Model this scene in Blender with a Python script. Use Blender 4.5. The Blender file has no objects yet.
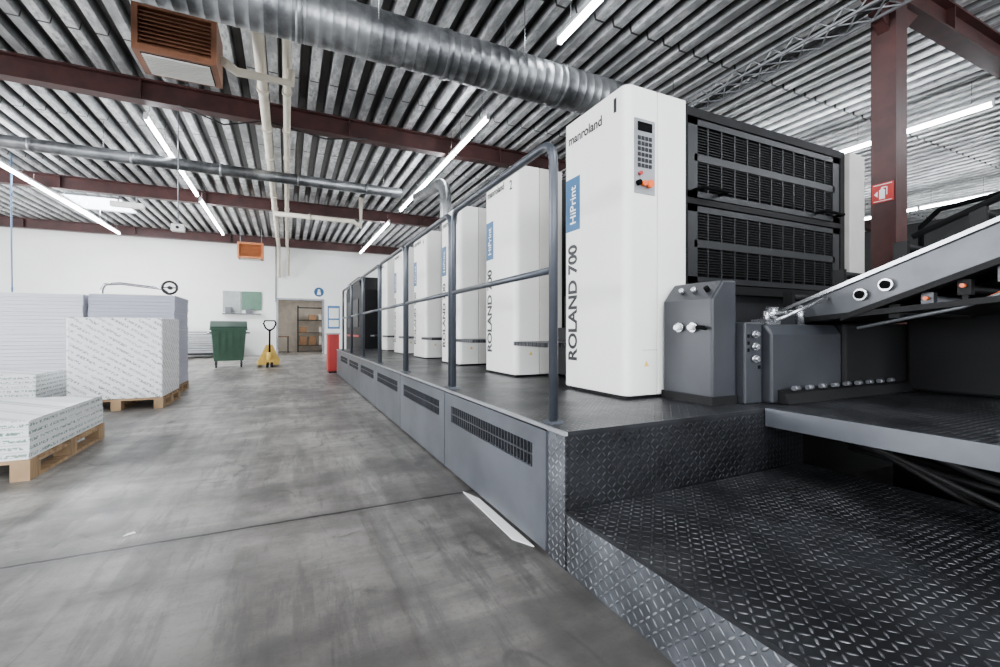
import bpy, bmesh, math, random
from mathutils import Vector, Matrix
random.seed(7)
COL=bpy.context.scene.collection
def lin(c):
    return tuple(((x/255)/12.92 if x/255<=0.04045 else ((x/255+0.055)/1.055)**2.4) for x in c)
SPLIT={'roller','joint_collar','pipe_clamp','end_cap','hanger_rod','hanger','foot_flange','fork_roller','side_rail','upright','shelf_board','board','lifting_pin','knee_brace','support_leg','wheel','rib','side_window','bracket','shelf','sheet_stop','sheet','underframe','panel_seam','cylinder_cover','key_row'}
# ---------------------------------------------------------------- mesh builder
class MB:
    def __init__(s): s.v=[];s.f=[];s.m=[];s.sm=[];s.pc=[]
    def add(s,vs,fs,m=0,sm=False):
        o=len(s.v); s.v+=[tuple(v) for v in vs]
        s.pc.append((o,len(s.f)))
        for i,f in enumerate(fs):
            s.f.append([k+o for k in f]); s.m.append(m); s.sm.append(sm if isinstance(sm,bool) else sm[i])
        return s
    def pieces(s):
        out=[]
        for i,(vo,fo) in enumerate(s.pc):
            ve,fe=s.pc[i+1] if i+1<len(s.pc) else (len(s.v),len(s.f))
            b=MB(); b.v=s.v[vo:ve]; b.f=[[k-vo for k in f] for f in s.f[fo:fe]]; b.m=s.m[fo:fe]; b.sm=s.sm[fo:fe]; b.pc=[(0,0)]
            out.append(b)
        return out
    def box(s,x0,x1,y0,y1,z0,z1,m=0):
        return s.frus((x0,x1,y0,y1,z0),(x0,x1,y0,y1,z1),m)
    def frus(s,a,b,m=0):
        x0,x1,y0,y1,z=a; X0,X1,Y0,Y1,Z=b
        vs=[(x0,y0,z),(x1,y0,z),(x1,y1,z),(x0,y1,z),(X0,Y0,Z),(X1,Y0,Z),(X1,Y1,Z),(X0,Y1,Z)]
        return s.add(vs,[(3,2,1,0),(4,5,6,7),(0,1,5,4),(1,2,6,5),(2,3,7,6),(3,0,4,7)],m)
    def prism(s,poly,ax,a,b,m=0,sm=False):
        def P(p,t):
            return {'X':(t,p[0],p[1]),'Y':(p[0],t,p[1]),'Z':(p[0],p[1],t)}[ax]
        n=len(poly)
        vs=[P(p,a) for p in poly]+[P(p,b) for p in poly]
        fs=[tuple(range(n))[::-1],tuple(range(n,2*n))]+[(i,(i+1)%n,n+(i+1)%n,n+i) for i in range(n)]
        return s.add(vs,fs,m,[False,False]+[sm]*n)
    def tube(s,pts,r,seg=12,m=0,caps=True):
        pts=[Vector(p) for p in pts]; n=len(pts)
        rs=r if isinstance(r,(list,tuple)) else [r]*n
        T=[]
        for i in range(n):
            a=pts[max(i-1,0)];b=pts[min(i+1,n-1)]
            if 0<i<n-1: t=((pts[i]-a).normalized()+(b-pts[i]).normalized())
            else: t=b-a
            T.append(t.normalized())
        up=Vector((0,0,1)) if abs(T[0].z)<.9 else Vector((1,0,0))
        N=T[0].cross(up).normalized(); vs=[]
        for i in range(n):
            N=(N-T[i]*N.dot(T[i])).normalized(); B=T[i].cross(N)
            for k in range(seg):
                a=2*math.pi*k/seg
                vs.append(pts[i]+(N*math.cos(a)+B*math.sin(a))*rs[i])
        fs=[];sm=[]
        for i in range(n-1):
            for k in range(seg):
                fs.append((i*seg+k,i*seg+(k+1)%seg,(i+1)*seg+(k+1)%seg,(i+1)*seg+k)); sm.append(True)
        if caps:
            fs.append(tuple(range(seg))[::-1]); fs.append(tuple((n-1)*seg+k for k in range(seg))); sm+=[False,False]
        return s.add(vs,fs,m,sm)
    def cyl(s,p0,p1,r,seg=20,m=0,r2=None):
        return s.tube([p0,p1],[r,r if r2 is None else r2],seg,m)
    def build(s,name,off=(0,0,0)):
        me=bpy.data.meshes.new(name)
        me.from_pydata([(v[0]-off[0],v[1]-off[1],v[2]-off[2]) for v in s.v],[],s.f)
        for p,m,q in zip(me.polygons,s.m,s.sm): p.material_index=m; p.use_smooth=q
        bm=bmesh.new(); bm.from_mesh(me); bmesh.ops.recalc_face_normals(bm,faces=bm.faces); bm.to_mesh(me); bm.free()
        return me
def arc(p0,c,p1,n=6):
    p0,c,p1=Vector(p0),Vector(c),Vector(p1)
    return [p0*(1-t)**2+c*2*t*(1-t)+p1*t*t for t in [i/n for i in range(n+1)]]
def addmats(me,mats):
    for m in (mats if isinstance(mats,(list,tuple)) else [mats]): me.materials.append(m)
def bev(o,w,seg=2):
    if w:
        b=o.modifiers.new('bevel','BEVEL'); b.width=w; b.segments=seg; b.limit_method='ANGLE'; b.angle_limit=math.radians(50)
def thing(name,label,cat,loc,group=None,rz=0):
    e=bpy.data.objects.new(name,None); e.empty_display_size=.1; e.location=loc; e.rotation_euler=(0,0,rz)
    COL.objects.link(e); e['label']=label; e['category']=cat
    if group: e['group']=group
    return e
def part(par,name,mb,mats,w=False,bevel=0,label=None):
    if isinstance(mb,MB) and name in SPLIT and len(mb.pc)>1:
        for b in mb.pieces(): o=part(par,name,b,mats,w,bevel,label)
        return o
    off=tuple(par.location)
    me=mb.build(name,off if w else (0,0,0)) if isinstance(mb,MB) else mb
    if not isinstance(mb,MB) and w: me.transform(Matrix.Translation(-Vector(off)))
    addmats(me,mats)
    o=bpy.data.objects.new(name,me); COL.objects.link(o); o.parent=par; bev(o,bevel)
    if label: o['label']=label
    return o
def solo(name,label,cat,mb,mats,loc=(0,0,0),w=False,bevel=0,group=None,rz=0):
    me=mb.build(name,loc if w else (0,0,0)); addmats(me,mats)
    o=bpy.data.objects.new(name,me); COL.objects.link(o); o.location=loc; o.rotation_euler=(0,0,rz); bev(o,bevel)
    o['label']=label; o['category']=cat
    if group: o['group']=group
    return o
def struct(name,mb,mats,bevel=0):
    me=mb.build(name); addmats(me,mats); o=bpy.data.objects.new(name,me); COL.objects.link(o); o['kind']='structure'; bev(o,bevel); return o
def clone(root,loc,rz=None,label=None):
    def rec(o,par):
        n=o.copy(); COL.objects.link(n)
        if par is not None: n.parent=par
        for c in list(o.children): rec(c,n)
        return n
    n=rec(root,None); n.location=loc
    if rz is not None: n.rotation_euler=(0,0,rz)
    if label: n['label']=label
    return n
def text(s,w,h,org,ux,uy,depth=.0015,bold=0.0,shear=0):
    cu=bpy.data.curves.new('t','FONT'); cu.body=s; cu.size=1; cu.offset=bold; cu.shear=shear
    o=bpy.data.objects.new('t',cu); COL.objects.link(o)
    bpy.context.view_layer.update()
    dg=bpy.context.evaluated_depsgraph_get()
    me=bpy.data.meshes.new_from_object(o.evaluated_get(dg))
    xs=[v.co.x for v in me.vertices]; ys=[v.co.y for v in me.vertices]
    x0,x1,y0,y1=min(xs),max(xs),min(ys),max(ys)
    ux,uy=Vector(ux),Vector(uy); nn=ux.cross(uy); og=Vector(org)
    for v in me.vertices:
        v.co=og+ux*((v.co.x-x0)/(x1-x0)*w)+uy*((v.co.y-y0)/(y1-y0)*h)+nn*depth
    bpy.data.objects.remove(o); bpy.data.curves.remove(cu)
    me.materials.clear()
    return me
# ---------------------------------------------------------------- materials
class N:
    def __init__(s,name):
        s.mat=bpy.data.materials.new(name); s.mat.use_nodes=True; s.t=s.mat.node_tree
        s.p=s.t.nodes['Principled BSDF']
    def n(s,ty,**k):
        x=s.t.nodes.new(ty)
        for a,b in k.items(): setattr(x,a,b)
        return x
    def l(s,a,b): s.t.links.new(a,b)
    def val(s,sock,v):
        if isinstance(v,(int,float)): sock.default_value=v
        elif isinstance(v,tuple): sock.default_value=v
        else: s.l(v,sock)
    def m(s,op,a,b=0,c=0):
        x=s.n('ShaderNodeMath',operation=op)
        s.val(x.inputs[0],a); s.val(x.inputs[1],b)
        if op in('MULTIPLY_ADD','SMOOTH_MIN','WRAP','COMPARE'): s.val(x.inputs[2],c)
        return x.outputs[0]
    def pos(s,sc=(1,1,1),rot=(0,0,0),obj=True):
        c=s.n('ShaderNodeTexCoord'); mp=s.n('ShaderNodeMapping')
        if obj: s.l(c.outputs['Object'],mp.inputs[0])
        else:
            g=s.n('ShaderNodeNewGeometry'); s.l(g.outputs['Position'],mp.inputs[0])
        mp.inputs['Scale'].default_value=sc; mp.inputs['Rotation'].default_value=rot
        return mp.outputs[0]
    def noise(s,vec,scale,detail=4,rough=.55):
        x=s.n('ShaderNodeTexNoise'); s.l(vec,x.inputs['Vector']); x.inputs['Scale'].default_value=scale
        x.inputs['Detail'].default_value=detail; x.inputs['Roughness'].default_value=rough
        return x.outputs[0]
    def ramp(s,f,a,b):
        x=s.n('ShaderNodeMapRange'); s.val(x.inputs[0],f); x.inputs[1].default_value=a; x.inputs[2].default_value=b
        x.clamp=True; x.interpolation_type='SMOOTHSTEP'
        return x.outputs[0]
    def mix(s,f,a,b):
        x=s.n('ShaderNodeMix',data_type='RGBA'); s.val(x.inputs[0],f)
        for so,v in((x.inputs[6],a),(x.inputs[7],b)):
            if isinstance(v,tuple): so.default_value=(*v[:3],1)
            else: s.l(v,so)
        return x.outputs[2]
    def bump(s,h,st=.3,d=.01):
        x=s.n('ShaderNodeBump'); s.l(h,x.inputs['Height']); x.inputs['Strength'].default_value=st; x.inputs['Distance'].default_value=d
        s.l(x.outputs[0],s.p.inputs['Normal'])
def M(name,c,rough=.5,metal=0.,var=.1,scale=5,bump=0,bscale=60,st=(1,1,1),obj=True,spec=.5):
    k=N(name); c=lin(c)
    v=k.pos(st,obj=obj)
    f=k.ramp(k.noise(v,scale,5),.3,.7)
    col=k.mix(f,tuple(x*(1-var) for x in c),tuple(min(1,x*(1+var)) for x in c))
    k.l(col,k.p.inputs['Base Color']); k.p.inputs['Roughness'].default_value=rough; k.p.inputs['Metallic'].default_value=metal
    k.p.inputs['Specular IOR Level'].default_value=spec
    if bump: k.bump(k.noise(v,bscale,3),bump,.005)
    return k.mat
def tread(name,ax,base=(40,41,44),lug=(142,144,148),pitch=.030,metal=.6):
    k=N(name); v=k.pos(obj=False)
    sp=k.n('ShaderNodeSeparateXYZ'); k.l(v,sp.inputs[0])
    a=sp.outputs['XYZ'.index(ax[0])]; b=sp.outputs['XYZ'.index(ax[1])]
    u=k.m('MULTIPLY',a,1/pitch); w=k.m('MULTIPLY',b,1/pitch)
    fu=k.m('SUBTRACT',k.m('FRACT',u),.5); fw=k.m('SUBTRACT',k.m('FRACT',w),.5)
    par=k.m('FLOORED_MODULO',k.m('ADD',k.m('FLOOR',u),k.m('FLOOR',w)),2)
    sg=k.m('SUBTRACT',k.m('MULTIPLY',par,2),1)
    sw=k.m('MULTIPLY',sg,fw)
    p=k.m('MULTIPLY',k.m('ADD',fu,sw),.7071); q=k.m('MULTIPLY',k.m('SUBTRACT',fu,sw),.7071)
    e=k.m('ADD',k.m('POWER',k.m('ABSOLUTE',k.m('DIVIDE',p,.46)),2),k.m('POWER',k.m('ABSOLUTE',k.m('DIVIDE',q,.15)),2))
    h=k.ramp(e,1.15,.1)
    dirt=k.ramp(k.noise(v,2.2,6,.65),.35,.65)
    fine=k.noise(v,90,3)
    bc=k.mix(dirt,tuple(x*.5 for x in lin(base)),tuple(x*1.3 for x in lin(base)))
    lg=k.mix(k.ramp(k.noise(v,6,6,.75),.40,.68),lin(base),lin(lug))
    k.l(k.mix(h,bc,lg),k.p.inputs['Base Color'])
    k.p.inputs['Metallic'].default_value=metal
    rr=k.m('MULTIPLY_ADD',dirt,.12,.27); k.l(k.m('ADD',rr,k.m('MULTIPLY',fine,.12)),k.p.inputs['Roughness'])
    k.bump(h,1.0,.004)
    return k.mat
WHITE=M('press_white',(236,235,230),.38,0,.03,2)
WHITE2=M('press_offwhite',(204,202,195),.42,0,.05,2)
DARK=M('press_dark',(26,27,29),.5,.1,.2,6,spec=.35)
BLACK=M('black_paint',(10,10,11),.6,0,.2,6,spec=.22)
BLK2=M('black_mesh_backing',(3,3,4),.9,spec=.1)
GREY=M('press_grey_paint',(47,49,54),.38,.25,.22,3,.06,30)
GREYM=M('machine_mid_grey',(100,102,106),.35,.4,.18,4)
GREYL=M('light_grey_metal',(150,152,156),.35,.5,.15,4)
GREYP=M('panel_grey',(80,83,89),.38,.3,.25,2.2,.05,20)
STEEL=M('steel',(180,182,186),.25,.9,.15,10)
RAIL=M('rail_grey',(66,70,77),.33,.4,.12,8)
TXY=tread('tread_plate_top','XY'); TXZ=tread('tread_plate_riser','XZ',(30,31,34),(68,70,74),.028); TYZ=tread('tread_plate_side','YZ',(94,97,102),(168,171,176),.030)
INK=M('black_lettering',(14,15,18),.5,0,.02)
BLUE=M('label_blue',(16,84,128),.5,0,.04)
WINK=M('white_lettering',(240,240,240),.5,0,.02)
RED=M('red_paint',(168,28,26),.45,0,.1)
ORANGE=M('orange_button',(225,95,25),.4,0,.05)
YEL=M('yellow_paint',(222,186,84),.45,0,.12)
BEAM=M('red_oxide_beam',(60,30,28),.5,.1,.3,4,.1,25)
CREAM=M('cream_pipe',(222,214,196),.45,0,.08,3)
WOOD=M('pallet_wood',(150,122,90),.75,0,.3,3,.3,30,(1,8,1))
GREEN=M('container_green',(48,80,62),.5,0,.12)
COPPER=M('heater_copper_sheet',(128,84,60),.42,.3,.2,3)
RUB=M('black_rubber',(18,18,19),.7)
WALLM=M('white_wall',(242,242,240),.7,0,.04,.6,.05,40)
WALLD=M('hall_wall_grey',(50,50,50),.8,0,.1,.5)
BOARD=M('board_grey',(150,152,155),.6,0,.1)
def emis(name,c,st):
    k=N(name); k.p.inputs['Base Color'].default_value=(*lin(c),1); k.p.inputs['Emission Color'].default_value=(*lin(c),1)
    v=k.pos(); f=k.noise(v,2,1); k.l(k.m('MULTIPLY_ADD',f,.1,st),k.p.inputs['Emission Strength'])
    return k.mat
TUBE=emis('fluorescent_tube',(246,250,255),60)
SKY=emis('skylight_fill_glass',(240,246,255),9)  # pane glow for the real roof light and the added fill panes
def duct_mat():
    k=N('galvanised_duct'); v=k.pos(obj=False)
    n1=k.noise(v,2.2,6,.6); n2=k.noise(v,14,4,.6)
    k.l(k.mix(k.ramp(n1,.35,.65),lin((84,86,88)),lin((152,154,156))),k.p.inputs['Base Color'])
    k.p.inputs['Metallic'].default_value=.8; k.l(k.m('MULTIPLY_ADD',n2,.25,.25),k.p.inputs['Roughness']); k.bump(n2,.3,.01)
    return k.mat
DUCT=duct_mat()
def deck_mat():
    k=N('galvanised_deck'); v=k.pos((1,.35,1),obj=False)
    n1=k.noise(v,3.0,6,.65); n2=k.noise(v,22,3,.6)
    sp=k.n('ShaderNodeSeparateXYZ'); g=k.n('ShaderNodeNewGeometry'); k.l(g.outputs['Position'],sp.inputs[0])
    lap=k.ramp(k.m('ABSOLUTE',k.m('SUBTRACT',k.m('FLOORED_MODULO',sp.outputs[1],2.95),1.47)),.012,.02)
    c=k.mix(k.ramp(n1,.35,.65),lin((142,144,145)),lin((238,240,241)))
    c=k.mix(k.ramp(n2,.4,.7),c,lin((162,164,166)))
    c=k.mix(lap,lin((44,44,45)),c)
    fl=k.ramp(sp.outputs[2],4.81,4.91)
    c=k.mix(fl,c,lin((52,51,51)))  # upper flutes darkened in the colour, shade of the recesses painted in
    k.l(c,k.p.inputs['Base Color']); k.p.inputs['Metallic'].default_value=.45
    k.l(k.m('MULTIPLY_ADD',n2,.25,.22),k.p.inputs['Roughness']); k.bump(n1,.4,.02)
    return k.mat
DECK=deck_mat()
def floor_mat():
    k=N('concrete_floor'); v=k.pos(obj=False)
    n1=k.noise(v,.7,7,.65); n2=k.noise(v,4,6,.7); n3=k.noise(v,60,4,.7)
    vs=k.pos((1.6,.16,1),obj=False); n4=k.noise(vs,1.5,5,.6)
    vt=k.pos((.3,2.2,1),(0,0,.5),obj=False); n5=k.noise(vt,1.3,5,.65)
    vu=k.pos((3.0,.35,1),(0,0,-.7),obj=False); n6=k.noise(vu,2.0,8,.75)
    vw=k.pos((1,.5,1),(0,0,.9),obj=False); n7=k.noise(vw,1.1,2,.5)
    c=k.mix(k.ramp(n1,.38,.62),lin((84,80,77)),lin((150,146,140)))
    c=k.mix(k.m('MULTIPLY',k.ramp(n4,.45,.62),.6),c,lin((172,168,161)))
    c=k.mix(k.m('MULTIPLY',k.ramp(n5,.45,.62),.5),c,lin((62,60,58)))
    c=k.mix(k.m('MULTIPLY',k.ramp(n6,.5,.58),.45),c,lin((60,58,56)))
    c=k.mix(k.m('MULTIPLY',k.ramp(n2,.45,.65),.4),c,lin((80,78,75)))
    c=k.mix(k.m('MULTIPLY',k.ramp(n3,.52,.75),.5),c,lin((48,47,46)))
    sc=k.ramp(k.m('ABSOLUTE',k.m('SUBTRACT',n7,.5)),.006,.001)
    c=k.mix(k.m('MULTIPLY',sc,k.m('MULTIPLY',k.ramp(n2,.4,.6),.5)),c,lin((44,43,42)))
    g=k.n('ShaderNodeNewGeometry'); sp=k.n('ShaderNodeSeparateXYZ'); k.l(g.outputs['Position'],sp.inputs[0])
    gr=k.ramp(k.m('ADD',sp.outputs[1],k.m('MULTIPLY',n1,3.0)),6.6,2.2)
    c=k.mix(k.m('MULTIPLY',gr,.72),c,lin((38,36,35)))  # foreground darkened in the colour, standing in for vignette
    yy=k.m('MULTIPLY_ADD',n2,.03,k.m('SUBTRACT',sp.outputs[1],2.615))
    d=k.m('ABSOLUTE',yy)
    cr=k.ramp(d,.007,.014); halo=k.ramp(d,.012,.10)
    c=k.mix(k.m('MULTIPLY_ADD',halo,.5,.5),lin((46,44,43)),c)
    c=k.mix(cr,lin((10,9,9)),c)
    d2=k.m('ABSOLUTE',k.m('MULTIPLY_ADD',n2,.04,k.m('SUBTRACT',sp.outputs[1],8.4)))
    c=k.mix(k.ramp(d2,.006,.014),lin((50,49,48)),c)
    k.l(c,k.p.inputs['Base Color']); k.l(k.m('MULTIPLY_ADD',n2,.35,.24),k.p.inputs['Roughness'])
    h=k.m('ADD',k.m('MULTIPLY',n3,.3),cr); k.bump(h,.22,.008)
    return k.mat
FLOOR=floor_mat()
def wrap_mat(name,base,ink,rot,bw,bh,amt=.7):
    k=N(name)
    g=k.n('ShaderNodeTexCoord'); sp=k.n('ShaderNodeSeparateXYZ'); k.l(g.outputs['Object'],sp.inputs[0])
    a=k.m('ADD',sp.outputs[0],sp.outputs[1]); cb=k.n('ShaderNodeCombineXYZ'); k.l(a,cb.inputs[0]); k.l(sp.outputs[2],cb.inputs[1])
    mp=k.n('ShaderNodeMapping'); k.l(cb.outputs[0],mp.inputs[0]); mp.inputs['Rotation'].default_value=(0,0,rot)
    br=k.n('ShaderNodeTexBrick'); k.l(mp.outputs[0],br.inputs['Vector']); br.inputs['Scale'].default_value=1; br.inputs['Brick Width'].default_value=bw; br.inputs['Row Height'].default_value=bh
    br.inputs['Mortar Size'].default_value=bh*.3; br.inputs['Color1'].default_value=(1,1,1,1); br.inputs['Color2'].default_value=(.6,.6,.6,1); br.inputs['Mortar'].default_value=(0,0,0,1)
    n=k.noise(mp.outputs[0],55,2); f=k.m('MULTIPLY',k.m('MULTIPLY',br.outputs[0],k.ramp(n,.44,.54)),amt)
    k.l(k.mix(f,lin(base),lin(ink)),k.p.inputs['Base Color']); k.p.inputs['Roughness'].default_value=.35
    k.bump(k.noise(g.outputs['Object'],9,3),.35,.02)
    return k.mat
WRAP=wrap_mat('printed_wrap',(236,237,238),(74,84,88),.6,.26,.07,.85)
WRAP2=wrap_mat('ream_layers',(228,230,230),(50,104,80),0,.3,.05,1)
WRAP3=wrap_mat('ream_top',(232,233,234),(100,122,116),.3,.2,.09,.8)
PAPER=M('paper_side',(206,208,216),.7,0,.12,2,.3,60,(.3,.3,60))
PAPER2=M('paper_side_lilac',(174,176,190),.7,0,.06,2,.2,60,(.3,.3,60))
PAPER3=M('sheet_white',(235,235,232),.6,0,.03)
# ---------------------------------------------------------------- structure
YW=20.8; ZB=4.47; ZD=4.80
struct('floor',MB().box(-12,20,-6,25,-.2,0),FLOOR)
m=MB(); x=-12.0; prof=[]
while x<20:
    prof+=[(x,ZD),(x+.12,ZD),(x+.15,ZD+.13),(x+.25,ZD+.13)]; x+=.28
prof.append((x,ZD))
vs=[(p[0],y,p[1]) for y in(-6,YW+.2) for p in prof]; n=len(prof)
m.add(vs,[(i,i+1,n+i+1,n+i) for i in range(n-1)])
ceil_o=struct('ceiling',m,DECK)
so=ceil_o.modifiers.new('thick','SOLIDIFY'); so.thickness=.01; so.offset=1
struct('wall_back',MB().box(-12,-.33,YW,YW+.2,0,4.95).box(1.37,20,YW,YW+.2,0,4.95).box(-.33,1.37,YW,YW+.2,2.3,4.95),WALLM)
struct('wall_left',MB().box(-12.2,-12,-6,YW+.2,0,4.95),WALLM)
struct('wall_right',MB().box(20,20.2,-6,YW+.2,0,4.95),WALLD)
struct('wall_front',MB().box(-12,20,-6.2,-6,0,4.95),WALLM)
struct('wall_storeroom',MB().box(-1.5,2.5,24.6,24.7,0,3).box(-1.6,-1.5,YW+.2,24.7,0,3).box(2.5,2.6,YW+.2,24.7,0,3).box(-1.6,2.6,YW+.2,24.7,3,3.1),M('storeroom_wall',(206,198,186),.8))
struct('trim_1',MB().box(-.41,-.33,YW-.03,YW+.2,0,2.38).box(1.37,1.45,YW-.03,YW+.2,0,2.38).box(-.33,1.37,YW-.03,YW+.2,2.3,2.38),GREYL)
def alight(loc,sx,sy,pw,rot=(0,0,0)):
    l=bpy.data.lights.new('daylight_fill','AREA'); l.shape='RECTANGLE'; l.size=sx; l.size_y=sy; l.energy=pw; l.color=(.98,.99,1)
    o=bpy.data.objects.new('daylight_fill',l); o.location=loc; o.rotation_euler=rot; COL.objects.link(o)
def skylight_or_fill(i,x0,x1,y0,y1,pw):
    m=MB().box(x0,x1,y0,y1,ZD-.02,ZD-.012,0)
    for a,b,c,d in((x0-.05,x0,y0-.05,y1+.05),(x1,x1+.05,y0-.05,y1+.05),(x0,x1,y0-.05,y0),(x0,x1,y1,y1+.05)): m.box(a,b,c,d,ZD-.05,ZD,1)
    struct('window_or_fill_%d'%i,m,[SKY,GREYL])
    alight(((x0+x1)/2,(y0+y1)/2,ZD-.06),x1-x0,y1-y0,pw)
skylight_or_fill(1,-5.6,-4.3,16.2,17.9,550)
skylight_or_fill(2,-5,-2.5,-3.2,1.2,80)  # from here on, roof panes added out of view for fill light
skylight_or_fill(3,1.0,3.2,-3.2,-.3,220)
skylight_or_fill(4,-9.5,-7.6,4,8,500)
skylight_or_fill(5,7.5,9,-3,-1,60)
def fill_window(i,ax,a,b,z0,z1,pw):  # glazed panes added out of view to throw fill light inside
    m=MB(); n=int((b-a)/1.5)
    def bx(p,q,d0,d1,u,v,k):
        if ax=='F': m.box(p,q,-6+d0,-6+d1,u,v,k)
        else: m.box(-12+d0,-12+d1,p,q,u,v,k)
    bx(a,b,.01,.02,z0,z1,0); bx(a-.05,b+.05,0,.06,z0-.05,z0,1); bx(a-.05,b+.05,0,.06,z1,z1+.05,1)
    for k in range(n+1): t=a+(b-a)*k/n; bx(t-.03,t+.03,0,.06,z0,z1,1)
    struct('window_or_fill_%d'%i,m,[SKY,GREYL])
    c=(a+b)/2; z=(z0+z1)/2
    if ax=='F': alight((c,-5.9,z),b-a,z1-z0,pw,(math.radians(90),0,0))
    else: alight((-11.9,c,z),z1-z0,b-a,pw,(0,math.radians(-90),0))
fill_window(6,'F',-8,-.5,.6,3.0,520)
fill_window(7,'F',2,9,1.4,3.4,200)
fill_window(8,'L',1,16,.8,3.2,1750)
l=bpy.data.lights.new('storeroom_fill','AREA'); l.size=1; l.energy=60; o=bpy.data.objects.new('storeroom_fill',l); o.location=(.5,22.0,2.9); COL.objects.link(o)  # unseen fill light added to brighten the storeroom
for y in(2.5,8.45,14.5,20.5,-3.5):
    m=MB().box(-12,20,y-.1,y+.1,ZB,ZB+.02).box(-12,20,y-.1,y+.1,ZD-.025,ZD-.001).box(-12,20,y-.012,y+.012,ZB+.02,ZD-.025)
    for xx in range(-11,20,3): m.box(xx,xx+.02,y-.09,y+.09,ZB+.02,ZD-.025)
    solo('roof_beam','red-brown steel roof beam under corrugated deck','beam',m,BEAM,(0,y,ZB),w=True,group='roof beams')
def column(x,y,lab):
    e=thing('steel_column',lab,'column',(x,y,0),'steel columns')
    a=.11
    part(e,'shaft',MB().box(-a,a,-a,-a+.02,0.02,ZB).box(-a,a,a-.02,a,0.02,ZB).box(-.012,.012,-a+.02,a-.02,0.02,ZB).box(-a,-a+.012,-a+.02,a-.02,0.02,ZB),BEAM)
    part(e,'base_plate',MB().box(-.2,.2,-.2,.2,0,.02),BEAM)
    part(e,'knee_brace',MB().prism([(-.11,ZB-.01),(-.5,ZB-.01),(-.11,ZB-.35)],'Y',-.05,.05).prism([(.11,ZB-.01),(.5,ZB-.01),(.11,ZB-.35)],'Y',-.05,.05),BEAM)
    return e
column(5.75,2.5,'red-brown steel column with fire extinguisher sign'); column(5.75,8.45,'red-brown steel column behind the press')
e=thing('fire_extinguisher_sign','square red sign with white extinguisher symbol on steel column','sign',(5.635,2.5,2.45))
part(e,'plate',MB().box(-.006,0,-.095,.095,-.1,.1),RED)
m=MB()
m.box(-.009,-.006,-.02,.03,-.065,.03).prism([(-.012,.03),(.022,.03),(.012,.045),(-.002,.045)],'X',-.009,-.006).box(-.009,-.006,-.03,.012,.048,.058).box(-.009,-.006,-.04,-.032,-.03,.055)
m.box(-.009,-.006,-.08,.08,.082,.088).box(-.009,-.006,-.08,.08,-.088,-.082)
m.prism([(.075,-.01),(.045,.02),(.045,-.04)],'X',-.009,-.006)
part(e,'extinguisher_symbol',m,WINK)
# ---------------------------------------------------------------- fluorescent lamps
HOUS=M('lamp_housing_white',(225,226,228),.4)
lamp0=thing('fluorescent_lamp','lit white fluorescent batten hung under corrugated roof','lamp',(2.85,2.9,4.35),'ceiling fluorescent lamps')
part(lamp0,'housing',MB().prism([(-.028,.035),(.028,.035),(.022,.08),(-.022,.08)],'Y',.01,1.49),HOUS)
part(lamp0,'tube',MB().cyl((0,.03,-.002),(0,1.47,-.002),.032,10),TUBE)
part(lamp0,'end_cap',MB().box(-.03,.03,.01,.03,-.03,.035).box(-.03,.03,1.47,1.49,-.03,.035),HOUS)
part(lamp0,'hanger',MB().cyl((0,.25,.08),(0,.25,ZD-4.35),.004,6).cyl((0,1.25,.08),(0,1.25,ZD-4.35),.004,6),STEEL)
def run(x,y0,n,z=4.35):
    for i in range(n): clone(lamp0,(x,y0+1.5*i,z))
run(2.85,6.4,4); run(2.85,13.9,4)
run(-2.0,8.7,3); run(-2.0,13.6,3)
run(-5.2,12.0,5)
run(9.4,2.8,4); run(9.4,9.5,4); run(15.6,4.6,2)
run(-2.0,-1.5,2); run(9.4,-3,3); run(-8.3,10,4)  # lamp rows out of view, added to light the hall
# ---------------------------------------------------------------- ducts and pipes
def spiral(x0,x1,y,z,r,seg=36):
    m=MB(); pts=[];rs=[]; x=x0
    while x<x1:
        for dx,dr in((0,0),(.048,0),(.052,.0035),(.058,.0035),(.062,0)):
            pts.append((x+dx,y,z)); rs.append(r+dr)
        x+=.115
    m.tube(pts,rs,seg)
    return m
e=thing('spiral_duct','large galvanised spiral ventilation duct under the roof','duct',(0,4.64,4.0))
part(e,'duct_body',spiral(-4.5,4.3,0,0,.235),DUCT)
m=MB()
for xx in(-3.1,-1.6,.1,1.55,3.0): m.tube([(xx-.03,0,0),(xx+.03,0,0)],.245,36)
part(e,'joint_collar',m,DUCT)
m=MB()
for xx in(-2.4,.8,2.4): m.cyl((xx,-.25,0),(xx,-.25,ZD-4),.005,6).cyl((xx,.25,0),(xx,.25,ZD-4),.005,6)
part(e,'hanger_rod',m,STEEL)
part(e,'elbow',MB().tube([(4.3,0,0)]+arc((4.35,0,0),(4.8,0,0),(4.8,0,-.45),8)+[(4.8,0,-1.3)],.235,30),DUCT)
e=thing('ventilation_duct','thin galvanised duct running beneath the roof beams','duct',(0,10.4,4.2))
part(e,'duct_body',MB().tube([(-11.9,0,0),(2.4,0,0)],.11,20),DUCT)
m=MB()
for i in range(10): m.cyl((-11+i*1.4,0,0),(-10.94+i*1.4,0,0),.12,20)
part(e,'joint_collar',m,DUCT)
m=MB()
for xx in(-6,-3,0,2): m.cyl((xx,0,.08),(xx,0,ZD-4.2),.005,6)
part(e,'hanger_rod',m,STEEL)
e=thing('extraction_duct','short bent galvanised duct rising from a printing unit','duct',(2.75,8.2,2.51))
part(e,'duct_body',MB().tube([(0,0,0),(0,0,.9)]+arc((0,0,1.0),(0,0,1.35),(-.02,.35,1.4),6)+[(-.05,1.9,1.55)],.11,18),DUCT)
part(e,'joint_collar',MB().cyl((0,0,.5),(0,0,.56),.12,18).cyl((0,0,0),(0,0,.04),.15,18),DUCT)
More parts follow.
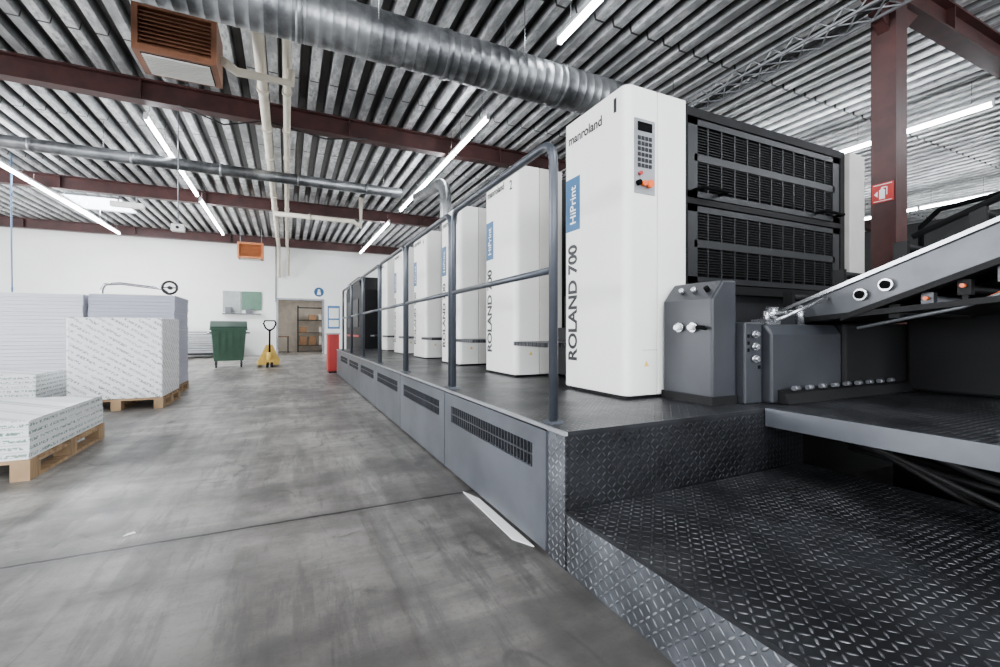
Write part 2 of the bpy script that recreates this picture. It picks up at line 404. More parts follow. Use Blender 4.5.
def pipe(lab,pts,r,mat=CREAM,cl=True):
    m=MB().tube(pts,r,14)
    o=thing('pipe',lab,'pipe',pts[0]); part(o,'pipe_run',m,mat,w=True)
    m=MB(); k=0
    for a,b in zip(pts[:-1],pts[1:]):
        a,b=Vector(a),Vector(b); L=(b-a).length
        if L>1.2:
            for t in range(1,int(L/1.5)+1):
                p=a.lerp(b,t*1.5/(L+1.5)); q=(b-a).normalized()*.03; m.cyl(p-q,p+q,r*1.25,14); k+=1
    if k: part(o,'pipe_clamp',m,mat,w=True)
pipe('cream plastic pipe running under the roof deck',[(-.30,5.5,4.7),(-.30,5.7,4.385),(-.30,19.9,4.385)]+arc((-.3,20.0,4.385),(-.3,20.4,4.385),(-.3,20.6,3.9),5)[1:]+[(-.3,20.62,3.2)],.068)
pipe('slim cream plastic pipe running under the roof deck',[(.0,5.5,4.7),(.0,5.7,4.40),(.0,19.6,4.40),(.05,20.3,4.3),(.05,20.62,3.3)],.054)
pipe('cream cross pipe joining the heater to the long pipes',[(-.66,5.9,4.05),(-.55,6.3,4.16),(.05,6.3,4.16),(.05,6.3,4.32)],.05)
pipe('cream cross pipe near the back wall',[(-.3,13.2,4.1),(1.7,13.2,4.1),(1.9,13.2,3.95),(1.9,13.2,4.79)],.06)
pipe('thin grey conduit on the white wall',[(-.42,YW-.03,4.79),(-.42,YW-.03,2.2)],.02,GREYL)
pipe('thin blue air hose hanging from the roof',[(-5.35,13.2,4.79),(-5.35,13.2,2.9),(-5.32,13.2,0.01)],.015,M('blue_hose',(90,125,165),.5))
pipe('thin dark cable looped under a roof beam',[(-1.5,8.3,4.46),(-.9,8.3,4.28),(-.3,8.3,4.46),(.6,8.3,4.33),(1.3,8.3,4.46)],.012,RUB)
e=thing('cable_tray','grey lattice cable tray suspended from the roof','cable tray',(5.3,1.0,4.2))
m=MB()
for sx in(-.14,.14):
    for sz in(0,.12): m.box(sx-.012,sx+.012,0,7,sz-.012,sz+.012)
m2=MB()
for i in range(28):
    y=i*.25
    m2.cyl((-.14,y,0),(.14,y+.25,0),.008,6).cyl((.14,y,0),(-.14,y+.25,0),.008,6)
    for sx in(-.14,.14): m2.cyl((sx,y,0),(sx,y+.125,.12),.008,6).cyl((sx,y+.125,.12),(sx,y+.25,0),.008,6)
part(e,'side_rail',m,GREYL); part(e,'lattice',m2,GREYL)
part(e,'hanger_rod',MB().cyl((0,.6,0),(0,.6,.6),.006,6).cyl((0,4,0),(0,4,.6),.006,6).cyl((0,6.5,0),(0,6.5,.6),.006,6),STEEL)
part(e,'power_cable',MB().tube([(.04*math.sin(i),.25*i,.03) for i in range(29)],.03,8),RUB)
def heater(loc,s,lab,hang,cm):
    e=thing('unit_heater',lab,'heater',loc,'roof unit heaters')
    part(e,'casing',MB().box(-.36*s,.36*s,0,.5*s,0,.06*s).box(-.36*s,.36*s,0,.5*s,.44*s,.5*s).box(-.36*s,-.31*s,0,.5*s,.06*s,.44*s).box(.31*s,.36*s,0,.5*s,.06*s,.44*s).box(-.31*s,.31*s,.1*s,.5*s,.06*s,.44*s),cm)
    m=MB()
    for i in range(9):
        z=(.075+i*.041)*s; m.prism([(.01*s,z),(.06*s,z+.022*s),(.066*s,z+.016*s),(.016*s,z-.006*s)],'X',-.31*s,.31*s)
    part(e,'louvre',m,cm)
    m=MB()
    for a in(-.3,.3): m.box(a*s-.01,a*s+.01,.25*s-.01,.25*s+.01,.5*s,hang)
    part(e,'hanger',m,GREYL)
    m=MB().box(-.3*s,.3*s,.04*s,.46*s,-.004,0,1)
    for i in range(11): m.box(-.29*s,.29*s,(.055+.037*i)*s,(.065+.037*i)*s,-.02,-.004)
    part(e,'bottom_grille',m,[WHITE2,BLACK])
heater((-1.03,5.55,3.8),1.0,'copper-coloured hanging air heater with grey grille',ZD-3.8,COPPER)
heater((-1.2,18.6,3.65),1.15,'small orange-brown air heater near the back wall',ZD-3.65,M('heater_orange_sheet',(176,106,62),.45,.2,.1))
e=thing('hanging_sensor_box','small white junction box on a long thin drop rod','junction box',(-1.63,9.0,2.65))
part(e,'drop_rod',MB().cyl((0,0,.12),(0,0,ZD-2.65),.008,8),GREYL); part(e,'box_body',MB().box(-.09,.09,-.06,.06,0,.12),WHITE,bevel=.008)
part(e,'knob',MB().cyl((0,-.06,.06),(0,-.075,.06),.025,12),DARK)
e=thing('emergency_light','slim white emergency light fixed below a roof beam','lamp',(-3.7,14.5,4.17))
part(e,'housing',MB().box(-.35,.35,-.06,.06,0,.14),WHITE,bevel=.01); part(e,'bracket',MB().box(-.2,-.17,-.02,.02,.14,.30).box(.17,.2,-.02,.02,.14,.30),GREYL)
# ---------------------------------------------------------------- access platform
PZ=.58
e=thing('access_platform','long raised press platform with tread plate deck and grey cladding','platform',(1.05,1.56,0))
part(e,'deck',MB().box(1.05,4.7,1.56,10.95,.565,.58),TXY,w=True)
part(e,'riser',MB().box(1.05,2.66,1.56,1.572,0,.565),TXZ,w=True)
part(e,'corner_cladding',MB().box(1.05,1.06,1.572,1.71,0,.565),TYZ,w=True)
part(e,'edge_trim',MB().box(1.035,1.05,1.55,10.95,.565,.58),GREYL,w=True)
P=1.42
for i in range(7):
    a=1.71+P*i; b=min(a+P-.012,10.95); 
    m=MB()
    if b-a>1:
        va,vb,z0,z1=a+.12,b-.14,.36,.475
        m.box(1.04,1.055,a,b,0.02,z0).box(1.04,1.055,a,b,z1,.555).box(1.04,1.055,a,va,z0,z1).box(1.04,1.055,vb,b,z0,z1)
        g=MB().box(1.062,1.068,va,vb,z0,z1,1)
        t=va+.02; 
        while t<vb-.01:
            g.box(1.046,1.058,t,t+.008,z0,z1,0); t+=.036
        g.box(1.044,1.05,va,vb,(z0+z1)/2-.004,(z0+z1)/2+.004,0)
        part(e,'vent_grille',g,[GREY,BLK2],w=True)
        part(e,'side_panel',m,GREYP,w=True)
    else:
        m.box(1.04,1.055,a,b,0.02,.555); part(e,'side_panel',m,GREYP,w=True)
part(e,'underframe',MB().box(1.07,1.2,1.6,10.9,0,.56).box(2.75,4.65,1.75,10.9,0,.56),BLACK,w=True)
part(e,'end_panel',MB().box(1.05,4.7,10.93,10.95,0,.565),GREYP,w=True)
e=thing('step_platform','low tread plate landing in front of the press','step',(1.05,-1.5,0))
part(e,'deck',MB().box(1.05,2.65,-1.5,1.558,.235,.25),TXY,w=True)
part(e,'side_skirt',MB().box(1.05,1.062,-1.5,1.558,0,.235),TYZ,w=True)
part(e,'frame',MB().box(2.6,2.65,-1.5,1.55,.16,.235).box(2.6,2.65,-1.5,-1.44,0,.16).box(2.6,2.65,1.45,1.5,0,.16).box(1.07,2.6,-1.49,-1.45,0,.235),BLACK,w=True)
e=thing('feeder_platform','raised tread plate shelf with grey steel edge over cables','platform',(2.32,-1.2,0))
part(e,'deck',MB().box(2.34,4.7,-1.2,1.555,.57,.58),TXY,w=True)
part(e,'edge_beam',MB().box(2.32,2.34,-1.2,1.555,.49,.585).box(2.34,4.7,-1.2,-1.18,.49,.57).box(2.34,2.40,-1.18,1.555,.49,.50),GREYP,w=True)
part(e,'support_leg',MB().box(2.7,2.76,-1.15,-1.09,0,.57).box(4.6,4.66,-1.15,-1.09,0,.57).box(4.6,4.66,1.4,1.46,0,.57),BLACK,w=True)
part(e,'back_plate',MB().box(3.5,3.52,-1.0,1.5,0,.57),BLACK,w=True)
for i,(x,z,dz) in enumerate([(2.75,.42,.2),(2.85,.38,.24),(2.95,.45,.15),(3.05,.33,.2),(3.13,.3,.1),(3.2,.4,.25),(3.3,.25,.1)]):
    pts=[(x+.02*math.sin(3*t+i),1.55-2.4*t,z-dz*math.sin(math.pi*min(1,t*1.3))**2+.02*math.sin(9*t+i)) for t in[k/16 for k in range(17)]]
    solo('cable','black machine cable sagging beneath the feeder shelf','cable',MB().tube(pts,.012+.004*(i%3),8),RUB,group='cables under the feeder shelf')
# ---------------------------------------------------------------- guard railings
r0=thing('guard_railing','dark grey tubular guard railing section on the platform edge','railing',(1.10,1.74,PZ),'platform guard railings')
L=1.36;H=1.29;R=.1
pts=[(0,0,0),(0,0,H-R)]+arc((0,0,H-R),(0,0,H),(0,R,H),5)[1:]+[(0,L-R,H)]+arc((0,L-R,H),(0,L,H),(0,L,H-R),5)[1:]+[(0,L,0)]
part(r0,'frame_tube',MB().tube(pts,.021,12),RAIL)
part(r0,'middle_rail',MB().cyl((0,0.01,.70),(0,L-.01,.70),.017,12),RAIL)
part(r0,'foot_flange',MB().box(-.035,.035,-.035,.035,0,.012).box(-.035,.035,L-.035,L+.035,0,.012),RAIL)
for i in range(1,6): clone(r0,(1.10,1.74+P*i,PZ))
solo('paper_strip','long narrow white paper strip lying against the platform','paper',MB().add([(.975,1.91,.004),(1.033,1.80,.004),(1.034,2.45,.004),(.985,2.60,.006),(.975,1.91,0),(1.033,1.80,0),(1.034,2.45,0),(.985,2.60,0)],[(0,1,2,3),(7,6,5,4),(0,4,5,1),(1,5,6,2),(2,6,7,3),(3,7,4,0)]),PAPER3)
solo('paper_scrap','small white paper scrap on the concrete floor','paper',MB().prism([(0,0),(.05,.005),(.045,.025),(.02,.02)],'Z',0,.003),PAPER3,(-.72,2.75,0),rz=.4)
# ---------------------------------------------------------------- printing units
UX=1.86
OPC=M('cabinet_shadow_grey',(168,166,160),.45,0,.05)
def unit(i,y):
    e=thing('printing_unit',('white printing press tower numbered %d with vertical lettering'%i) if i>1 else 'first white press tower with keypad and black louvred doors','printing press',(UX,y,PZ),'printing press towers')
    HT=1.93
    c=[(0,.65),(0,.05)]+[(.05-.05*math.cos(a),.05-.05*math.sin(a)) for a in[math.pi/2*k/5 for k in range(1,6)]]+[(.25,0),(.25,.65)]
    part(e,'side_cabinet',MB().prism(c,'Z',0.02,HT),WHITE,bevel=.006)
    part(e,'plinth',MB().box(.02,2.7,.02,.63,0.001,.02),BLACK)
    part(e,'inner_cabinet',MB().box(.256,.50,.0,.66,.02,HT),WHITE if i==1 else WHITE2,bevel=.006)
    part(e,'machine_body',MB().box(.505,2.4,.10,.74,.02,1.90).box(.505,2.4,.74,1.44,.02,.75).box(.4,.505,.66,1.44,.02,.45),DARK,bevel=.008)
    part(e,'cylinder_cover',MB().cyl((.5,1.08,.85),(2.4,1.08,.85),.16,20),GREY)
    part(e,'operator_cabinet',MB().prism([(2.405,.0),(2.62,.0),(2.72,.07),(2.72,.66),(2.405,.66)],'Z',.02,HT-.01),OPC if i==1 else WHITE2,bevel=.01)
    part(e,'folding_step',MB().box(-.10,.38,.78,1.30,.295,.33),TXY)
    part(e,'name_lettering',text('ROLAND 700',.83,.115,(-.0005,.505,.21),(0,0,1),(0,1,0),bold=.035),INK)
    part(e,'label_plate',MB().box(-.002,0,.475,.645,1.14,1.52),BLUE)
    part(e,'label_lettering',text('HiPrint',.27,.07,(-.0025,.52,1.19),(0,0,1),(0,1,0),bold=.01),WINK)
    part(e,'maker_lettering',text('manroland',.38,.068,(-.0005,.61,1.765),(0,-1,0),(0,0,1),bold=.03),INK)
    part(e,'number_lettering',text(str(i),.028 if i==1 else .055,.09,(-.0005,.115,1.79 if i==1 else 1.72),(0,-1,0),(0,0,1),bold=.015),INK)
    part(e,'warning_label',MB().prism([(.14,.20),(.18,.20),(.16,.235)],'Y',-.002,0),YEL)
    part(e,'panel_seam',MB().box(-.0012,0,.645,.648,.03,HT-.03).box(.13,.25,-.0012,0,.30,.303),GREYL)
    return e
U=[unit(i+1,2.12+1.46*i) for i in range(6)]
e=U[0]
m=MB().box(.06,.225,-.006,0,1.27,1.73,0); part(e,'control_panel',m,GREYL)
part(e,'display',MB().box(.085,.20,-.010,-.006,1.655,1.71),BLK2)
k=MB()
for r in range(6):
    for c in range(4): k.box(.085+.03*c,.106+.03*c,-.011,-.006,1.43+.034*r,1.453+.034*r)
kp=part(e,'keypad',k,DARK)
part(e,'push_button',MB().cyl((.085,-.006,1.33),(.085,-.03,1.33),.017,14),BLK2); part(e,'push_button',MB().cyl((.125,-.006,1.33),(.125,-.03,1.33),.017,14),ORANGE); part(e,'push_button',MB().cyl((.17,-.006,1.33),(.17,-.035,1.33),.024,14),ORANGE,label='round orange emergency push button'); part(e,'push_button',MB().cyl((.10,-.006,1.39),(.10,-.025,1.39),.012,14),RED)
part(e,'front_frame',MB().box(.505,2.4,.04,.10,1.87,1.93).box(.505,.56,.04,.10,.1,1.87).box(2.34,2.4,.04,.10,.1,1.87).box(.56,2.34,.04,.10,1.28,1.32).box(.56,2.34,.04,.10,.68,.74),BLACK)
LV=M('louvre_satin_black',(26,27,29),.45,.2,.1)
def louvred(z0,z1,rows):
    x0,x1=.57,2.33
    g=MB().box(x0,x1,.07,.08,z0,z1,1)
    for a,b,c,d in((x0,x1,z0,z0+.04),(x0,x1,z1-.04,z1),(x0,x0+.09,z0,z1),(x1-.09,x1,z0,z1)): g.box(a,b,.045,.07,c,d,2)
    hh=(z1-z0-.07)/rows
    for r in range(rows):
        b0=z0+.035+hh*r; 
        if r: g.box(x0+.06,x1-.06,.045,.07,b0-.02,b0+.03,2)
        zz=b0+.03
        while zz<b0+hh-.02:
            g.box(x0+.06,x1-.06,.053,.068,zz,zz+.007,0); zz+=.019
        for c in range(1,12):
            xx=x0+.06+(x1-x0-.12)*c/12; g.box(xx-.005,xx+.005,.049,.07,b0,b0+hh,2)
    return part(e,'louvred_door',g,[BLACK,BLK2,LV])
d1=louvred(1.33,1.86,2); d2=louvred(.75,1.27,2)
def handle(par,x,z):
    h=MB().tube([(x,.045,z),(x,-.02,z),(x+.01,-.035,z),(x+.24,-.035,z),(x+.25,-.02,z),(x+.25,.045,z)],.012,10)
    part(par,'handle',h,BLK2)
handle(d1,.62,1.37); handle(d1,2.0,1.37)
part(e,'exhaust_collar',MB().cyl((.32,.35,1.93),(.32,.35,2.04),.13,28).cyl((.32,.35,2.04),(.32,.35,2.07),.14,28).cyl((.32,.35,2.07),(.32,.35,2.095),.09,28,0,.06),WHITE2)
e=thing('delivery_unit','dark press delivery section beyond the printing towers','printing press',(1.55,11.05,0))
part(e,'housing',MB().prism([(0,0),(3.0,0),(3.0,2.1),(2.6,2.35),(.5,2.35),(0,2.0)],'X',.05,2.9),BLACK,bevel=.02)
part(e,'side_window',MB().box(.03,.05,.4,1.3,1.1,1.8).box(.03,.05,1.6,2.5,1.1,1.8),DARK)
part(e,'red_trim',MB().box(.03,.05,.3,2.6,.85,.9),RED)
e=thing('red_tool_cabinet','small red cabinet at the end of the platform','cabinet',(.88,11.3,0))
part(e,'body',MB().box(0,.25,0,.5,.04,.92),RED,bevel=.01); part(e,'door',MB().box(.03,.22,-.015,0,.1,.88),RED); part(e,'base',MB().box(.02,.23,.02,.48,0,.04),BLACK); part(e,'top_tray',MB().box(-.02,.27,-.02,.52,.92,.95),GREYL)
# ---------------------------------------------------------------- control consoles and feeder
e=thing('control_console','dark grey pedestal console with buttons and gauges','control console',(2.14,1.74,PZ+.001))
part(e,'body',MB().prism([(0,0),(.20,0),(.20,.71),(.09,.71),(0,.60)],'Y',0,.36),GREY,bevel=.012)
part(e,'base',MB().box(-.01,.195,-.01,.365,0,.05),BLACK)
for y in(.06,.15,.24):
    part(e,'push_button',MB().cyl((.04,y,.65),(.02,y,.67),.015,12),STEEL if y>.1 else BLK2)
for y in(.12,.22):
    part(e,'gauge',MB().cyl((0,y,.44),(-.02,y,.44),.028,18),STEEL)
    part(e,'gauge_needle',MB().cyl((-.02,y,.44),(-.045,y,.44),.016,14),WINK)
part(e,'valve_lever',MB().cyl((0,.06,.44),(-.05,.06,.44),.012,12).cyl((-.05,.06,.44),(-.05,.0,.43),.008,8),BLK2)
e=thing('switch_box','small grey switch box with three round knobs','control box',(2.345,1.69,PZ+.001))
part(e,'body',MB().box(0,.15,0,.4,0,.47),GREY,bevel=.01)
for z in(.40,.33,.26): part(e,'knob',MB().cyl((.07,0,z),(.07,-.02,z),.022,14).cyl((.07,-.02,z),(.07,-.035,z),.014,12),STEEL)
part(e,'key_row',MB().box(.02,.035,-.004,0,.38,.40).box(.02,.035,-.004,0,.34,.36).box(.11,.13,-.004,0,.20,.22).box(.02,.035,-.004,0,.30,.32),BLK2)
e=thing('sheet_feeder','dark press feeder with inclined conveyor board and roller bars','printing press',(2.5,1.6,PZ+.002))
part(e,'gear_housing',MB().prism([(1.64,.583),(2.05,.583),(2.05,1.04),(1.68,1.04),(1.64,.98)],'X',2.505,3.2),GREY,w=True,bevel=.012)
part(e,'base_trough',MB().prism([(1.575,.583),(1.64,.583),(1.64,.66),(1.60,.64)],'X',2.56,4.2),BLACK,w=True)
part(e,'rear_housing',MB().box(3.205,4.7,1.62,2.05,.583,1.05).box(3.95,4.7,1.1,1.62,.583,1.2),BLACK,w=True,bevel=.02)
m=MB()
for i in range(9): m.cyl((2.64+.13*i,1.60,.668),(2.69+.13*i,1.60,.668),.014,10)
part(e,'roller',m,GREYM,w=True)
sl=.38
def z(y,o): return 1.07+(2.02-y)*sl+o
def arm(x0,x1,mat1,mat2):
    p=[(2.04,z(2.04,-.08)),(2.05,z(2.05,-.03)),(2.03,z(2.03,0)),(-.6,z(-.6,0)),(-.6,z(-.6,-.17)),(1.5,z(1.5,-.17)),(1.75,z(1.75,-.12))]
    part(e,'feed_arm',MB().prism(p,'X',x0,x1),mat1,w=True,bevel=.006)
    q=[(2.03,z(2.03,.0)),(-.6,z(-.6,0)),(-.6,z(-.6,.022)),(2.03,z(2.03,.022))]
    part(e,'arm_cover',MB().prism(q,'X',x0-.02,x1+.03),mat2,w=True)
    q=[(1.52,z(1.52,-.20)),(-.6,z(-.6,-.20)),(-.6,z(-.6,-.168)),(1.52,z(1.52,-.168))]
    part(e,'arm_flange',MB().prism(q,'X',x0-.03,x1),BLACK,w=True)
ARMC=M('arm_grey',(72,74,78),.35,.4,.2,4)
arm(2.98,3.03,ARMC,STEEL); arm(4.05,4.1,ARMC,STEEL)
q=[(2.0,z(2.0,-.05)),(-.6,z(-.6,-.05)),(-.6,z(-.6,-.02)),(2.0,z(2.0,-.02))]
part(e,'feed_board',MB().prism(q,'X',3.03,4.05),DARK,w=True)
for i in range(7):
    y=1.85-.3*i; part(e,'cross_bar',MB().cyl((3.0,y,z(y,.09)),(4.08,y,z(y,.09)),.022,12).box(2.99,3.02,y-.03,y+.03,z(y,.0),z(y,.12)).box(4.06,4.09,y-.03,y+.03,z(y,.0),z(y,.12)),BLACK,w=True)
TAPE=M('tape_grey',(150,150,148),.6)
for j in range(4):
    x=3.15+.25*j; part(e,'feed_tape',MB().prism([(1.98,z(1.98,-.02)),(-.6,z(-.6,-.02)),(-.6,z(-.6,-.014)),(1.98,z(1.98,-.014))],'X',x,x+.05),TAPE,w=True)
part(e,'upper_guide_rail',MB().tube([(3.0,1.2,z(1.2,.12)),(3.0,-.6,z(-.6,.12))],.016,10),BLACK,w=True)
for y in(1.30,1.42):
    part(e,'roller_knob',MB().cyl((2.98,y,z(y,-.09)),(2.95,y,z(y,-.09)),.034,20),STEEL,w=True)
    part(e,'roller_hub',MB().cyl((2.955,y,z(y,-.09)),(2.94,y,z(y,-.09)),.024,16),BLK2,w=True)
def z2(y): return 1.055+(1.75-y)*.09
part(e,'lower_tray',MB().prism([(1.75,z2(1.75)),(-.6,z2(-.6)),(-.6,z2(-.6)+.03),(1.75,z2(1.75)+.03)],'X',2.96,4.1),BLACK,w=True)
for i in range(12):
    y=1.28-.14*i; part(e,'drive_roller',MB().cyl((3.04,y,z(y,-.25)),(4.05,y,z(y,-.25)),.022+.008*(i%2),14),GREYM if i%3==1 else BLACK,w=True)
    part(e,'bearing_block',MB().box(3.0,3.04,y-.025,y+.025,z(y,-.28),z(y,-.205)).box(3.01,3.03,y-.01,y+.01,z2(y)+.03,z(y,-.27)),GREY if i%2 else BLACK,w=True)
    if i in(1,2,4,5,7): part(e,'adjusting_knob',MB().cyl((3.0,y,z(y,-.235)),(2.975,y,z(y,-.235)),.010,12),ORANGE,w=True)
part(e,'side_linkage',MB().tube([(2.99,1.45,z(1.45,-.27)),(2.99,1.0,z(1.0,-.34)),(2.99,.3,z(.3,-.30)),(2.99,-.5,z(-.5,-.36))],.009,8),GREYM,w=True)
part(e,'orange_hose',MB().tube([(3.06,1.1-.1*i,z(1.1-.1*i,-.30)-.03*math.sin(i*1.3)) for i in range(15)],.007,8),ORANGE,w=True)
part(e,'air_nozzle',MB().cyl((2.62,1.75,1.04),(2.62,1.75,1.12),.02,12).cyl((2.62,1.75,1.10),(2.9,1.75,1.12),.015,10).cyl((2.75,1.8,1.04),(2.75,1.8,1.15),.035,14).box(2.55,2.68,1.7,1.8,1.04,1.07).cyl((2.9,1.72,1.04),(2.9,1.72,1.16),.025,12).tube([(2.6,1.68,1.06),(2.75,1.62,1.13),(2.97,1.6,1.2)],.012,8),STEEL,w=True)
part(e,'hand_rail',MB().tube([(4.12,1.6,1.05),(4.12,1.6,1.75),(4.12,1.5,1.85),(4.12,-.4,2.05),(4.12,-.5,1.9),(4.12,-.5,1.6)],.018,10),BLK2,w=True)
# ---------------------------------------------------------------- pallets and paper
def pallet(loc,w,d,lab):
    e=thing('pallet',lab,'pallet',loc,'wooden pallets')
    n=7
    for i in range(n):
        y=(d-.1)*i/(n-1); part(e,'top_board',MB().box(0,w,y,y+.1,.118,.139),WOOD)
    for x in(0,w/2-.05,w-.1):
        part(e,'stringer',MB().box(x,x+.1,0,d,.1,.118),WOOD)
        for y in(0,d/2-.07,d-.14): part(e,'block',MB().box(x,x+.1,y,y+.14,.022,.1),WOOD)
        part(e,'bottom_board',MB().box(x,x+.1,0,d,0,.022),WOOD)
    return e
def stack(name,lab,x0,x1,y0,y1,z0,z1,mat,sheets=False,capm=PAPER3):
    e=thing(name,lab,'paper stack',(x0,y0,z0))
    w,d,h=x1-x0,y1-y0,z1-z0
    me=MB(); n=max(3,int(h/.05)); 
    if sheets:
        for i in range(n):
            a=random.uniform(-.006,.006); b=random.uniform(-.006,.006)
            me.box(a,w+a,b,d+b,h*i/n,h*(i+1)/n-.003)
        part(e,'sheets',me,mat)
        part(e,'top_cover',MB().box(-.004,w+.004,-.004,d+.004,h-.003,h+.006),capm)
    else:
        part(e,'wrapped_block',me.box(0,w,0,d,0,h),mat,bevel=.015)
        part(e,'wrap_fold',MB().prism([(.02,h*.35),(w*.5,h*.62),(w-.02,h*.35),(w-.02,h*.33),(w*.5,h*.60),(.02,h*.33)],'Y',-.004,0),mat)
    return e
pallet((-2.75,4.05,0),1.2,1.35,'wooden pallet under a low stack of wrapped paper')
stack('paper_stack','low stack of flat wrapped paper packs on pallet',-2.78,-1.56,4.07,5.40,.14,.395,WRAP2,True,WRAP3)
pallet((-2.42,7.12,0),.97,1.03,'wooden pallet under a tall wrapped paper block')
stack('paper_stack','tall white paper block in printed wrapping on pallet',-2.41,-1.46,7.13,8.14,.14,1.17,WRAP)
pallet((-4.4,8.32,0),1.78,1.05,'wooden pallet under a wide stack of cut paper')
stack('paper_stack','wide tall stack of pale cut paper sheets',-4.4,-2.63,8.32,9.37,.14,1.52,PAPER,True)
pallet((-2.58,8.35,0),1.03,1.05,'wooden pallet under a lilac-grey paper stack')
stack('paper_stack','tall stack of lilac-grey paper behind wrapped block',-2.58,-1.56,8.35,9.4,.14,1.54,PAPER2,True)
pallet((-3.75,6.9,0),1.2,.95,'wooden pallet under a small pile of paper packs')
stack('paper_stack','small pile of white paper packs on pallet',-3.7,-2.6,6.93,7.8,.14,.50,WRAP2,True,WRAP3)
pallet((-6.3,8.4,0),1.75,1.05,'wooden pallet under a wide stack of cut paper')
stack('paper_stack','wide tall stack of pale cut paper sheets',-6.3,-4.55,8.4,9.45,.14,1.50,PAPER,True)
e=thing('paper_jogger','grey finishing table with curved guide rail and wheel','machine',(-3.5,11.6,0))
part(e,'table',MB().box(0,1.4,0,.8,.95,1.0),GREYL,bevel=.01)
part(e,'cabinet',MB().box(.1,1.3,.08,.72,0,.95),BOARD)
part(e,'guide_rail',MB().tube([(.1,.1,1.0),(.1,.1,1.85),(.15,.1,1.95),(.4,.1,1.98),(1.1,.1,1.90),(1.25,.1,1.75),(1.25,.1,1.0)],.03,10),STEEL)
part(e,'hand_wheel',MB().tube([(1.25+.13*math.cos(a),.0,1.92+.13*math.sin(a)) for a in[i*math.pi/8 for i in range(17)]],.025,8,caps=False).cyl((1.12,.0,1.92),(1.38,.0,1.92),.012,8).cyl((1.25,-.02,1.92),(1.25,.1,1.92),.04,12),DARK)
part(e,'guard_plate',MB().box(.2,1.1,.2,.22,1.0,1.72),GREYL)
def green_bin(loc,rz=0):
    e=thing('waste_container','dark green wheeled waste container with domed lid','waste container',loc,rz=rz)
    part(e,'body',MB().frus((-.42,.42,-.3,.3,.19),(-.5,.5,-.38,.38,1.02)).box(-.54,.54,-.42,.42,1.02,1.07),GREEN,bevel=.01)
    m=MB()
    for x in(-.3,-.1,.1,.3): m.prism([(-.31,.25),(-.385,.98),(-.40,.98),(-.33,.25)],'X',x-.02,x+.02)
    part(e,'rib',m,GREEN)
    part(e,'lid',MB().prism([(-.42,1.07),(.42,1.07),(.42,1.12),(.3,1.22),(.1,1.28),(-.15,1.26),(-.42,1.12)],'X',-.53,.53),M('container_lid_green',(38,66,52),.5),bevel=.01)
    for x in(-.36,.36):
        for y in(-.24,.24):
            part(e,'wheel',MB().cyl((x-.025,y,.09),(x+.025,y,.09),.09,16),RUB); part(e,'castor_fork',MB().box(x-.04,x-.028,y-.03,y+.03,.07,.19).box(x+.028,x+.04,y-.03,y+.03,.07,.19),STEEL)
    part(e,'lifting_pin',MB().cyl((-.62,0,.95),(-.5,0,.95),.025,10).cyl((.5,0,.95),(.62,0,.95),.025,10),STEEL)
    return e
green_bin((-1.45,14.4,0),.1).scale=(.82,.9,1)
e=thing('pallet_jack','yellow hand pallet truck with black loop handle','pallet jack',(-.45,14.0,0),rz=.1)
part(e,'fork',MB().prism([(0,.06),(1.15,.06),(1.15,.09),(0,.12)],'X',-.27,-.11).prism([(0,.06),(1.15,.06),(1.15,.09),(0,.12)],'X',.11,.27).prism([(-.1,.06),(.02,.06),(.02,.2),(-.1,.22)],'X',-.27,.27),YEL,bevel=.006)
part(e,'hydraulic_pump',MB().cyl((0,-.16,.1),(0,-.16,.42),.07,16).box(-.1,.1,-.24,-.06,.1,.2).frus((-.26,.26,-.1,0,.2),(-.08,.08,-.12,-.06,.62)),YEL)
part(e,'handle_bar',MB().cyl((0,-.18,.35),(0,-.26,1.05),.025,10),BLK2)
part(e,'handle_loop',MB().tube([(0,-.26,1.0),(-.1,-.27,1.08),(-.15,-.28,1.2),(-.12,-.29,1.28),(.12,-.29,1.28),(.15,-.28,1.2),(.1,-.27,1.08),(0,-.26,1.0)],.022,8),BLK2)
part(e,'wheel',MB().cyl((-.08,-.17,.09),(-.02,-.17,.09),.09,16).cyl((.02,-.17,.09),(.08,-.17,.09),.09,16),RUB); part(e,'fork_roller',MB().cyl((-.23,1.0,.04),(-.15,1.0,.04),.04,12).cyl((.15,1.0,.04),(.23,1.0,.04),.04,12),RUB)
e=thing('board_rack','low rack holding stacked grey boards against the wall','rack',(-3.9,19.4,0))
m=MB()
for i in range(9): m.box(.05,1.75+.04*(i%2),.02,.9,.2+.09*i,.265+.09*i)
part(e,'board',m,BOARD); part(e,'rack_frame',MB().box(0,.04,0,.95,0,1.15).box(1.8,1.84,0,.95,0,1.15).box(0,1.84,0,.95,.12,.19),DARK)
e=thing('tool_board','wall-mounted board with green and grey panels','notice board',(-2.3,YW,1.75))
part(e,'panel',MB().box(0,.62,-.05,0,0,.85),M('pale_grey_panel',(160,166,166),.5)); part(e,'panel',MB().box(.66,1.35,-.06,0,.1,.85),M('green_grey_panel',(88,122,104),.5))
part(e,'shelf',MB().box(0,1.35,-.25,0,-.08,-.04).box(.1,.3,-.2,-.03,-.04,.2).box(.8,1.0,-.2,-.03,-.04,.15),GREYM)
e=thing('mandatory_sign','round blue safety sign on the white wall','sign',(1.25,YW,2.68))
part(e,'disc',MB().cyl((0,0,0),(0,-.01,0),.2,28),BLUE); part(e,'white_symbol',MB().cyl((0,-.01,.07),(0,-.014,.07),.05,16).prism([(-.08,-.12),(.08,-.12),(.06,.02),(-.06,.02)],'Y',-.014,-.01),WINK)
e=thing('poster','blue and white framed notice poster on the wall','poster',(1.6,YW,1.1))
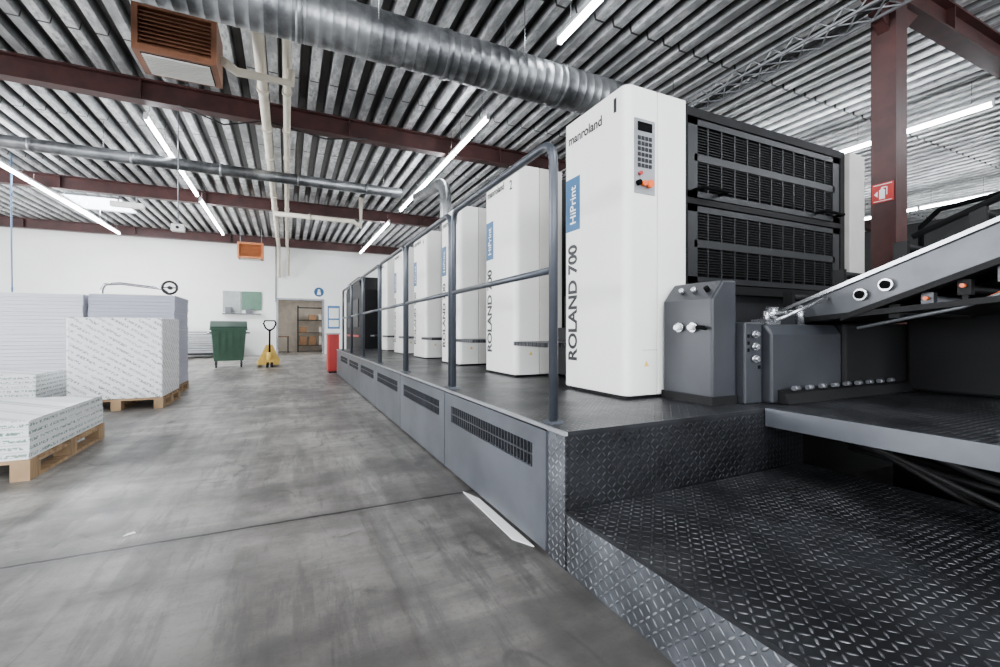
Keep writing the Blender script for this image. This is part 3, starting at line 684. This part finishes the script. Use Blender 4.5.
part(e,'backing',MB().box(0,.5,-.02,0,0,1.0),M('poster_blue',(60,110,160),.5)); part(e,'sheet',MB().box(.05,.45,-.025,-.02,.45,.9).box(.05,.45,-.025,-.02,.08,.38),PAPER3)
e=thing('storage_shelf','metal shelf full of cartons in the storeroom','shelf',(.45,23.2,0))
part(e,'upright',MB().box(0,.05,0,.05,0,2.2).box(1.4,1.45,0,.05,0,2.2).box(0,.05,.5,.55,0,2.2).box(1.4,1.45,.5,.55,0,2.2),DARK)
part(e,'shelf_board',MB().box(0,1.45,0,.55,.3,.33).box(0,1.45,0,.55,.9,.93).box(0,1.45,0,.55,1.5,1.53).box(0,1.45,0,.55,2.1,2.13),DARK)
CART=M('carton_brown',(140,106,76),.8); CARW=M('carton_white',(205,200,190),.8); ii=0
for z0 in(.33,.93,1.53):
    for x in(.1,.5,.95):
        ii+=1
        if ii in(5,7): continue
        h=random.uniform(.2,.42); solo('carton','carton on the storeroom shelf','box',MB().box(0,.3,0,.4,0,h).box(.13,.17,-.001,.401,h-.06,h+.001),CARW if ii%3==0 else CART,(.45+x,23.26,z0+.001),group='cartons on the storeroom shelf')
e=thing('work_table','small brown table with boxes in the storeroom','table',(-.9,22.6,0))
part(e,'table_top',MB().box(0,1.0,0,.6,.72,.76),CART)
for a,b in((.03,.03),(.92,.03),(.03,.52),(.92,.52)): part(e,'leg',MB().box(a,a+.05,b,b+.05,0,.72),DARK)
# ---------------------------------------------------------------- camera / world
cam=bpy.data.cameras.new('camera'); cam.sensor_width=36; cam.lens=447/1000*36; cam.shift_y=-.0025; cam.clip_start=.05
co=bpy.data.objects.new('camera',cam); co.location=(0,0,1.0); co.rotation_euler=(math.radians(90),0,-math.atan2(.4303,.9027)); COL.objects.link(co)
bpy.context.scene.camera=co
w=bpy.data.worlds.new('world'); bpy.context.scene.world=w; w.use_nodes=True; w.node_tree.nodes['Background'].inputs[0].default_value=(.8,.85,.9,1); w.node_tree.nodes['Background'].inputs[1].default_value=.5
